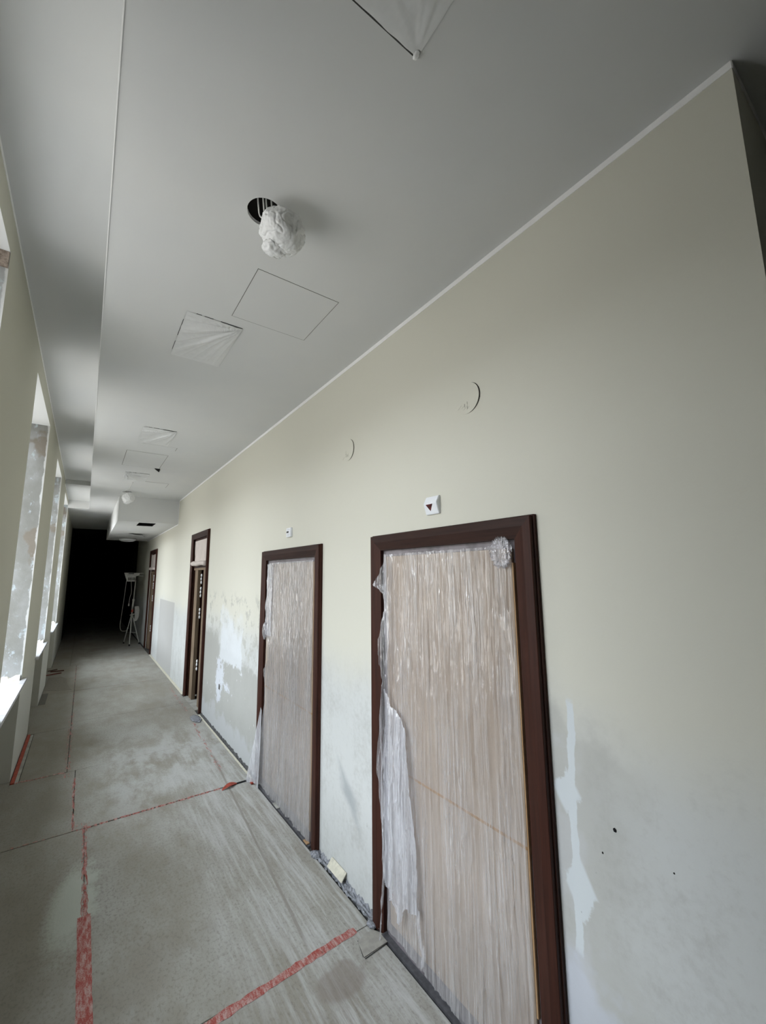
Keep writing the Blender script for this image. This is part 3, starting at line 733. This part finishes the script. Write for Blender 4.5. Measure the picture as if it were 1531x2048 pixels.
def round_cover(cy, cz, r, label, seed):
    t = thing('round_cover', (XW, cy, cz), label, 'wall cover', 'round covers over the wall outlets')
    n = 48; m_ = MB()
    ring = lambda rr, x: [m_.bm.verts.new((x(math.cos(a)), cy + rr * math.cos(a), cz + rr * math.sin(a))) for a in [2 * math.pi * k / n for k in range(n)]]
    # disc hinges proud on its near edge
    xf = lambda c: XW - .0015 - .0035 * max(0, -c)
    rows = [ring(r * f, (lambda c, f=f: XW - .0015 - .0045 * max(0, -c) * f)) for f in (1, .8, .5, .2)]
    back = ring(r, lambda c: XW + .001)
    for a, b in zip([back] + rows, rows):
        for k in range(n): m_.bm.faces.new((a[k], a[(k + 1) % n], b[(k + 1) % n], b[k]))
    m_.bm.faces.new(rows[-1])
    m_.build('cover_disc', WALL, t, False)
    m_ = MB()                                                  # dark crescent gap on the near side
    for k in range(26):
        a0 = math.radians(110 + k * 6.0); a1 = math.radians(110 + (k + 1) * 6.0)
        w0 = .0042 * math.sin(math.pi * k / 26) + .0004; w1 = .0042 * math.sin(math.pi * (k + 1) / 26) + .0004
        P = lambda rr, a: (XW - .0012, cy + rr * math.cos(a), cz + rr * math.sin(a))
        m_.face([P(r, a0), P(r + w0, a0), P(r + w1, a1), P(r, a1)])
    m_.build('edge_gap', BLACK, t)
    m_ = MB(); random.seed(seed)
    for k in range(7):
        yy_ = cy + random.uniform(-.2, .6) * r; zz_ = cz - random.uniform(.0, .7) * r; L = random.uniform(.015, .04)
        m_.box(XW - .0040, XW - .0025, yy_, yy_ + .0012, zz_, zz_ + L * .5) if k % 3 == 0 else m_.tube([(XW - .0045, yy_, zz_), (XW - .0045, yy_ + L * .8, zz_ - L * .55)], .0005, 4)
    m_.build('crease', plain('crease_shade_%d' % seed, (.40, .39, .34)), t)
round_cover(1.327, 2.751, .078, 'larger looking round cover flush in the wall above the nearest door', 3)
round_cover(2.470, 2.779, .078, 'farther round cover flush in the wall between the first two doors', 5)

# small nail holes
for y, z, r, lab in ((.773, 1.067, .006, 'larger dark chip in the plaster right of the nearest door'), (.82, .978, .003, 'small dark nail hole under the larger chip, right of the nearest door'),
                (.609, 1.026, .0025, 'tiny dark nail hole in bare plaster at the lower right')):
    m_ = MB(); bunch(m_, XW, y, z, .0015, r, r * 1.1, y, 2, .3)
    tag(m_.build('wall_hole', BLACK), lab, 'hole')
m_ = MB(); m_.box(XW - .003, XW, 5.56, 5.60, .50, .56); tag(m_.build('wall_socket_hole', SCREEN), 'small dark hole in the white filler left of the second door', 'hole')

# ------------------------------------------------------------------ ceiling hatches and film covers
def hatch(x0, x1, y0, y1, label, zc=ZC, sides='lrnf'):
    t = thing('access_hatch', ((x0 + x1) / 2, (y0 + y1) / 2, zc), label, 'hatch', 'flush access hatches in the ceiling')
    m_ = MB(); m_.box(x0 + .002, x1 - .002, y0 + .002, y1 - .002, zc - .0012, zc); m_.build('hatch_panel', CEIL, t)
    m_ = MB(); z0_ = zc - .0008; g = .0016 + (y0 > 4) * .003
    if 'l' in sides: m_.box(x0 - g / 2, x0 + g / 2 + .001, y0, y1, z0_, zc)
    if 'r' in sides: m_.box(x1 - g / 2 - .001, x1 + g / 2, y0, y1, z0_, zc)
    if 'n' in sides: m_.box(x0, x1, y0 - g / 2, y0 + g / 2 + .001, z0_, zc)
    if 'f' in sides: m_.box(x0, x1, y1 - g / 2 - .001, y1 + g / 2, z0_, zc)
    m_.build('hatch_seam', plain('seam_grey', (.10, .10, .09)), t)
    return t
hatch(.590, 1.052, 1.880, 2.345, 'square flush hatch in the ceiling beside the bagged lamp')
hatch(.30, .752, 5.765, 6.59, 'long hatch in the ceiling with a black open corner')
hatch(.506, 1.030, 7.60, 7.98, 'faint hatch in the ceiling just before the far bagged lamp', sides='nr')
hatch(.43, .790, 5.36, 5.50, 'short faint hatch line in the ceiling beyond the second film cover', sides='r')
m_ = MB(); m_.face([(.690, 6.560, ZC - .002), (.765, 6.570, ZC - .002), (.775, 6.76, ZC - .002)])
m_.face([(.690, 6.560, ZC - .010), (.775, 6.76, ZC - .010), (.765, 6.570, ZC - .010)])
tag(m_.build('ceiling_gap', BLACK), 'small black triangular hole at the corner of the long ceiling hatch', 'hole')

def film_cover(x0, x1, y0, y1, label, cx, cy, seed, dark='n', amp=.006):
    """white film fixed over a cut-out, creases fanning from the corner (cx,cy)"""
    t = thing('film_cover', ((x0 + x1) / 2, (y0 + y1) / 2, ZC), label, 'film cover', 'white film covers over ceiling cut-outs')
    m_ = MB()
    def f(u, v):
        x = x0 + (x1 - x0) * u; y = y0 + (y1 - y0) * v
        a = math.atan2(y - cy, (x - cx) if abs(x - cx) > 1e-5 else 1e-5); d = math.hypot(x - cx, y - cy)
        ed = min(u, 1 - u, v, 1 - v) * 8; ed = min(1, ed)
        k = (1 - min(1, abs(N(a * 3.2, seed, d * 1.2)) * 3.0)) ** 2 + .5 * (1 - min(1, abs(N(a * 8, seed + 9, d * 1.5)) * 3)) ** 2
        return (x + .003 * N(y * 20, 1, seed) * (u < .01 or u > .99), y + .003 * N(x * 20, 2, seed), ZC - .002 - (amp * 2.2 * k * math.exp(-d * 3.0) * min(1, d * 25) + .0015 * abs(N(x * 9, y * 9, seed))) * (0.3 + .7 * ed))
    m_.grid(70, 70, f); m_.build('film', COVERF, t, True)
    cs = plain('cut_shadow_%d' % seed, (.05, .05, .05)); E_ = []
    if 'n' in dark: E_ += [(x0 + .05, x0 + .08, y0 - .003, y0 - .0002), (x0 + .095, x0 + .145, y0 - .003, y0 - .0002), (x1 - .13, x1, y0 - .004, y0 - .0002)]
    if 'l' in dark: E_ += [(x0 - .003, x0 - .0002, y0 + .10, y0 + .30), (x0 - .0025, x0 - .0002, y0 + .38, y0 + .5)]
    if 'f' in dark: E_ += [(x0, x1, y1 + .0002, y1 + .004)]
    for q in E_:
        m_ = MB(); m_.box(*q, ZC - .0025, ZC); m_.build('cut_edge', cs, t)
    return t
film_cover(.365, .683, 2.443, 3.022, 'creased white film cover in the ceiling left of the square hatch', .683, 2.443, 1, 'nl', .010)
film_cover(.372, .682, 4.728, 5.335, 'second creased white film cover, farther along the ceiling', .682, 4.728, 2, 'n', .012)
film_cover(.365, .682, 7.01, 7.60, 'third small creased film cover, just before the far lamp', .372, 7.10, 3, 'n', .014)
film_cover(.370, .686, .180, .762, 'film cover overhead at the top of the picture, only its corner showing', .686, .762, 4, 'f', .002)
m_ = MB(); bunch(m_, .680, .757, ZC - .004, .009, .013, .006, 2, 3, .4)
tag(m_.build('film_scrap', BAG, smooth=True), 'tiny crumpled film scrap at the corner of the overhead film cover', 'film scrap')

# ------------------------------------------------------------------ bagged lamps
def bag_lamp(cx, cy, hx, hy, r, hz, label, seed, void_r):
    t = thing('bagged_lamp', (cx, cy, ZC), label, 'lamp', 'ceiling lamps wrapped in white bags')
    m_ = MB(); b2 = bmesh.new(); bmesh.ops.create_icosphere(b2, subdivisions=6, radius=1); mp = {}
    rnd = random.Random(seed)
    planes = []
    for k in range(26):
        d = Vector((rnd.gauss(0, 1), rnd.gauss(0, 1), rnd.gauss(0, 1))).normalized(); planes.append((d, rnd.uniform(.80, .97)))
    for v in b2.verts:
        d = v.co.normalized(); k = 1.0
        for n_, h_ in planes:                                 # flat facets cut by random planes
            c = d.dot(n_)
            if c > .2: k = min(k, h_ / c)
        k -= .05 * (1 - min(1, abs(N(d.x * 3 + seed, d.y * 3, d.z * 2)) * 6)) ** 2
        k += .03 * N(d.x * 4, d.y * 4 + seed, d.z * 3) + .02 * N(d.x * 14, d.y * 14, d.z * 9 + seed)
        z = d.z * hz * k
        if d.z > 0: k *= 1 - .10 * d.z
        mp[v] = m_.bm.verts.new((cx + d.x * r * k, cy + d.y * r * k, ZC - .012 - hz + z * .98))
    for f in b2.faces: m_.bm.faces.new([mp[v] for v in f.verts])
    b2.free(); o = m_.build('bag', BAG, t, True)
    # tucked knot underneath
    m_ = MB(); bunch(m_, cx - .022, cy + .03, ZC - .012 - 1.78 * hz, r * .45, r * .45, hz * .26, seed, 4, .5); m_.build('bag_knot', BAG, t, True)
    m_ = MB()
    for k in range(4):
        ax = hx - .03 + .018 * k; ay = hy + .01 - .012 * (k % 2)
        m_.tube(spline([(ax - .02, ay - .03, ZC + .10), (ax, ay, ZC + .01), (ax + .02, ay + .015, ZC - .03), (cx - .03 + .012 * k, cy - .01, ZC - .05)], 6), .0032, 8)
    m_.build('cable', CABLE, t, True)
    return t
bag_lamp(.565, 1.490, .500, 1.520, .102, .086, 'near ceiling lamp wrapped in a crumpled white bag hanging below its round hole', 5, .07)
bag_lamp(.535, 8.62, .515, 8.72, .105, .11, 'far ceiling lamp in a white bag hanging in front of the dropped ceiling box', 9, .08)
# wiring strand on the ceiling before the far lamp
m_ = MB(); m_.tube(spline([(.525, 7.75, ZC - .004), (.515, 8.15, ZC - .012), (.505, 8.45, ZC - .03), (.515, 8.66, ZC + .01)], 8), .005, 6)
m_.tube(spline([(.505, 8.30, ZC - .02), (.455, 8.52, ZC - .03), (.46, 8.70, ZC + .01)], 8), .004, 6)
tag(m_.build('loose_cable', CABLE, smooth=True), 'loose white cable dangling from the ceiling at the far bagged lamp', 'cable')
# under the soffit: hanging flap and covered round lamp
m_ = MB(); m_.grid(14, 10, lambda u, v: (.80 + u * .34, 11.75 + v * .45, ZS - .012 - .055 * u * (1 - v) - .018 * abs(N(u * 4, v * 4, 1))))
tag(m_.build('hanging_flap', COVERF, smooth=True), 'white film flap hanging under the dropped ceiling box', 'film flap')
t = thing('covered_lamp', (.91, 13.7, ZS), 'round shallow ceiling lamp in white film at the far edge of the dropped box', 'lamp')
m_ = MB(); n = 28
rows = [[m_.bm.verts.new((.91 + rr * math.cos(a), 13.7 + rr * math.sin(a), ZS - zz)) for a in [2 * math.pi * k / n for k in range(n)]] for rr, zz in ((.20, .002), (.205, .02), (.19, .045), (.14, .068), (.06, .078))]
for a, b in zip(rows, rows[1:]):
    for k in range(n): m_.bm.faces.new((a[k], a[(k + 1) % n], b[(k + 1) % n], b[k]))
m_.bm.faces.new(rows[-1]); m_.build('lamp_shade', BAG, t, True)
m_ = MB(); m_.box(.86, .96, 13.65, 13.75, ZS - .004, ZS); m_.build('mounting_plate', METAL, t)

# ------------------------------------------------------------------ tripod work light in the dark end
t = thing('tripod_light', (1.20, 13.95, 0), 'white twin headed work light on a tripod standing in the dark end of the corridor', 'work light')
hub = Vector((1.180, 14.0, .86)); WH = plain('dusty_white_metal', (.42, .41, .37), .5, .4)
for ft in ((1.055, 14.26, .0), (1.145, 13.62, .0), (1.405, 13.86, .0)):
    m_ = MB(); m_.tube([hub, Vector(ft) + Vector((0, 0, .01))], .013, 8); l = m_.build('leg', WH, t)
    m_ = MB(); m_.tube([Vector(ft) + Vector((0, 0, .0)), Vector(ft) + Vector((0, 0, .04)) + (hub - Vector(ft)) * .01], .019, 8); m_.build('rubber_foot', SCREEN, l)
    m_ = MB(); m_.tube([Vector((1.185, 14.0, .32)), Vector(ft).lerp(hub, .36)], .007, 6); m_.build('brace', WH, t)
m_ = MB(); m_.tube([(1.185, 14.0, .30), (1.180, 14.0, .95)], .018, 10); m_.tube([(1.180, 14.0, .95), (1.195, 14.0, 1.20)], .024, 10)
m_.tube([(1.195, 14.0, 1.20), (1.212, 14.0, 1.78)], .014, 10); m_.build('pole', WH, t, True)
m_ = MB(); m_.tube([(1.183, 14.0, .88), (1.190, 14.0, .96)], .027, 10); m_.build('collar', REDW, t)['label'] = 'red clamp collar'
m_ = MB(); m_.tube([(1.195, 14.0, 1.20), (1.197, 14.0, 1.25)], .033, 10); m_.build('clamp', WH, t)
m_ = MB(); m_.tube([(1.13, 14.0, .80), (1.24, 14.0, .83)], .014, 8); m_.build('handle', WH, t)
m_ = MB(); m_.prism([(.915, 2.00), (1.30, 1.985), (1.29, 1.92), (1.20, 1.90), (1.19, 1.745), (1.00, 1.75), (.965, 1.84)], 13.94, 14.06, 'y')
bmesh.ops.bevel(m_.bm, geom=list(m_.bm.edges), offset=.006, segments=2, affect='EDGES'); hd = m_.build('lamp_head', WH, t)
for q in [(1.02, 1.15, 1.955, 1.985)] + [(1.02 + k * .035, 1.038 + k * .035, 1.78, 1.86) for k in range(5)]:
    m_ = MB(); m_.box(q[0], q[1], 13.930, 13.938, q[2], q[3]); m_.build('cooling_slot', SCREEN, hd)
m_ = MB(); m_.tube([(1.29, 14.0, 1.975), (1.40, 14.0, 1.975), (1.40, 14.0, 1.90), (1.28, 14.0, 1.90)], .012, 6); m_.build('bracket', WH, hd)
m_ = MB(); m_.prism([(1.23, 1.04), (1.335, 1.045), (1.36, .93), (1.35, .74), (1.31, .64), (1.23, .62), (1.27, .80)], 13.93, 14.03, 'y')
bmesh.ops.bevel(m_.bm, geom=list(m_.bm.edges), offset=.012, segments=2, affect='EDGES'); m_.build('ballast_box', WH, t)
m_ = MB(); m_.tube(spline([(.985, 13.98, 1.78), (.960, 13.98, 1.3), (.925, 13.97, .75), (.915, 13.95, .52), (.95, 13.93, .40), (1.05, 13.93, .38), (1.13, 13.96, .45)], 8), .006, 6)
m_.tube(spline([(1.10, 13.98, 1.75), (1.125, 13.98, 1.45), (1.10, 13.98, 1.3), (1.085, 13.98, 1.12)], 8), .006, 6)
m_.tube([(1.085, 13.98, 1.13), (1.083, 13.98, 1.06)], .018, 8); m_.build('power_cord', WH, t, True)

# ------------------------------------------------------------------ litter along the wall foot
random.seed(3)
def groove(y0, y1, label, seed, mat=DUST, x0=1.424, x1=1.467, h=.012):
    m_ = MB(); L = int((y1 - y0) / .012)
    m_.grid(L, 10, lambda u, v: (x0 + (x1 - x0) * v + .0, y0 + (y1 - y0) * u, -.010 + h * (1 - min(1, abs(N(u * (y1 - y0) * 22, v * 3, seed)) * 2.2)) + .018 * v ** 3 * (1 + N(u * 30, 1, seed))))
    return tag(m_.build('crumpled_film_strip', mat, smooth=True), label, 'film strip')
groove(2.15, 2.84, 'crumpled dusty film strip in the floor groove between the two nearest doors', 1, h=.022)
groove(4.30, 6.44, 'dark dusty film strip in the groove under the patched plaster wall', 2, plain('dark_dust', (.12, .12, .12), .8, .2, 0, 60, .3, .5), x0=1.445)
m_ = MB(); m_.box(1.4225, 1.444, 4.18, 6.42, -.011, -.002); tag(m_.build('edge_strip', CREAMF), 'narrow pale strip along the floor board edge under the patched wall', 'edge strip')
m_ = MB(); m_.box(1.4225, 1.464, 7.64, 11.88, -.011, -.001); tag(m_.build('edge_strip', CREAMF), 'narrow pale strip along the wall foot beyond the third doorway', 'edge strip')
m_ = MB(); m_.prism([(1.425, .026), (1.430, .023), (1.4665, .066), (1.4615, .069)], 2.47, 2.655, 'y')
tag(m_.build('foam_offcut', CREAMF), 'cream foam offcut leaning on the wall foot between the two nearest doors', 'offcut')
m_ = MB(); m_.prism([(1.285, 1.995), (1.305, 2.085), (1.375, 2.11), (1.418, 2.09), (1.452, 2.03), (1.44, 1.998)], .0005, .0055, 'z')
tag(m_.build('board_offcut', plain('pale_offcut', (.36, .345, .31), .7, .2)), 'thin pale board offcut lying at the foot of the nearest door frame', 'offcut')
m_ = MB(); m_.tube([(1.285, 1.985, .004), (1.452, 1.993, .004)], .0018, 5); m_.tube([(1.283, 2.0, .004), (1.310, 2.095, .004)], .0013, 5)
tag(m_.build('wire_bit', SCREEN), 'thin dark bent wire beside the pale offcut near the door frame', 'wire')
m_ = MB(); bunch(m_, 1.425, 2.135, .006, .022, .03, .010, 3, 4, .5); bunch(m_, 1.452, 2.10, .008, .015, .03, .012, 6, 4, .5)
tag(m_.build('film_scrap', DUST, smooth=True), 'grey crumpled film scrap at the left foot of the nearest door frame', 'film scrap')
m_ = MB(); bunch(m_, 1.432, 2.83, .008, .030, .045, .014, 13, 4, .5)
tag(m_.build('film_scrap', DUST, smooth=True), 'grey crumpled film scrap at the right foot of the second door frame', 'film scrap')
m_ = MB(); bunch(m_, 1.36, 6.25, .005, .055, .16, .008, 23, 4, .5)
tag(m_.build('film_scrap', DUST, smooth=True), 'grey crumpled film scrap on the floor before the third doorway', 'film scrap')
m_ = MB(); m_.box(1.388, 1.418, 4.05, 4.12, .0005, .018, 0, .004); tag(m_.build('brick_chip', REDW), 'small reddish brick chip at the left foot of the second doorway', 'brick chip')
m_ = MB(); m_.box(1.425, 1.455, 3.52, 3.62, .0065, .012); tag(m_.build('board_offcut', CONC), 'small grey offcut on the threshold of the second doorway', 'offcut')
m_ = MB(); m_.box(1.425, 1.450, 2.96, 3.02, .0065, .012); tag(m_.build('board_offcut', TAN), 'small tan offcut on the threshold near the second frame', 'offcut')
for k, (x, y, L, a, lab) in enumerate(((-.35, 10.65, .26, .3, 'dark red lath lying across the foot of the third pier'), (-.30, 10.95, .22, -.15, 'dark brown stick lying behind the red lath by the third pier'),
                                  (-.38, 11.1, .16, .5, 'short dark stick against the foot of the far pier'))):
    m_ = MB(); d = Vector((math.cos(a), math.sin(a), 0)) * L / 2; m_.tube([Vector((x, y, .012)) - d, Vector((x, y, .016)) + d], .012, 6)
    tag(m_.build('wood_stick', plain('dark_red_wood_%d' % k, (.13 - .03 * k, .04, .03))), lab, 'stick')
m_ = MB(); m_.box(-.415, -.335, 8.33, 9.05, .0005, .003); tag(m_.build('dark_mat', plain('dark_mat', (.14, .13, .115))), 'dark rectangular mat at the foot of the second pier', 'mat')
m_ = MB(); m_.prism([(-.41, 9.3), (-.41, 10.4), (-.22, 10.4), (-.12, 10.1), (-.10, 9.6), (-.03, 9.1), (-.2, 9.15)], .0004, .0024, 'z')
tag(m_.build('floor_patch', plain('brown_grey_patch', (.22, .20, .17))), 'brownish torn sheet on the floor by the windows before the dark end', 'sheet')

# ------------------------------------------------------------------ daylight
wd = bpy.data.worlds.new('World'); sc.world = wd; wd.use_nodes = True
nt = wd.node_tree; bg = nt.nodes['Background']
tc = nt.nodes.new('ShaderNodeTexCoord'); sp = nt.nodes.new('ShaderNodeSeparateXYZ'); nt.links.new(tc.outputs['Generated'], sp.inputs[0])
rp = nt.nodes.new('ShaderNodeValToRGB'); mr = nt.nodes.new('ShaderNodeMapRange')
mr.inputs['From Min'].default_value = -1; mr.inputs['From Max'].default_value = 1
nt.links.new(sp.outputs[2], mr.inputs['Value']); nt.links.new(mr.outputs[0], rp.inputs[0])
e = rp.color_ramp.elements
e[0].position = 0.0; e[0].color = (.20, .198, .185, 1); e[1].position = 1.0; e[1].color = (.80, .90, 1.0, 1)
a = rp.color_ramp.elements.new(.49); a.color = (.24, .236, .225, 1)
a = rp.color_ramp.elements.new(.50); a.color = (.22, .22, .215, 1)
a = rp.color_ramp.elements.new(.575); a.color = (.22, .22, .215, 1)
a = rp.color_ramp.elements.new(.60); a.color = (.90, .95, 1.0, 1)
nt.links.new(rp.outputs[0], bg.inputs[0]); bg.inputs[1].default_value = 6.0
for y0, y1 in WIN:
    L = bpy.data.lights.new('window_portal', 'AREA'); L.shape = 'RECTANGLE'; L.size = HEAD - SILL; L.size_y = y1 - y0
    L.cycles.is_portal = True
    o = bpy.data.objects.new('window_portal', L); COL.objects.link(o)
    o.location = (XO - .02, (y0 + y1) / 2, (HEAD + SILL) / 2); o.rotation_euler = (0, math.radians(-90), 0)

# ------------------------------------------------------------------ camera
R = [[0.8139766, -0.5808159, -0.0097479], [0.0778715, 0.1257306, -0.9890035], [0.5756545, 0.8042666, 0.1475708]]
cd = bpy.data.cameras.new('camera'); cam = bpy.data.objects.new('camera', cd); COL.objects.link(cam)
cd.sensor_fit = 'VERTICAL'; cd.sensor_height = 36; cd.lens = 826.05 / 2048 * 36; cd.clip_start = .02; cd.clip_end = 200
X, Y, Z = Vector(R[0]), -Vector(R[1]), -Vector(R[2])
cam.matrix_world = Matrix(((X.x, Y.x, Z.x, 0), (X.y, Y.y, Z.y, 0), (X.z, Y.z, Z.z, H), (0, 0, 0, 1)))
sc.camera = cam
sc.view_settings.view_transform = 'Standard'; sc.view_settings.look = 'None'
sc.view_settings.exposure = 1.38; sc.view_settings.gamma = 1.0; sc.view_settings.use_curve_mapping = False
sc.cycles.max_bounces = 12; sc.cycles.diffuse_bounces = 8; sc.cycles.transparent_max_bounces = 16
sc.cycles.use_denoising = True; sc.cycles.sample_clamp_indirect = 6
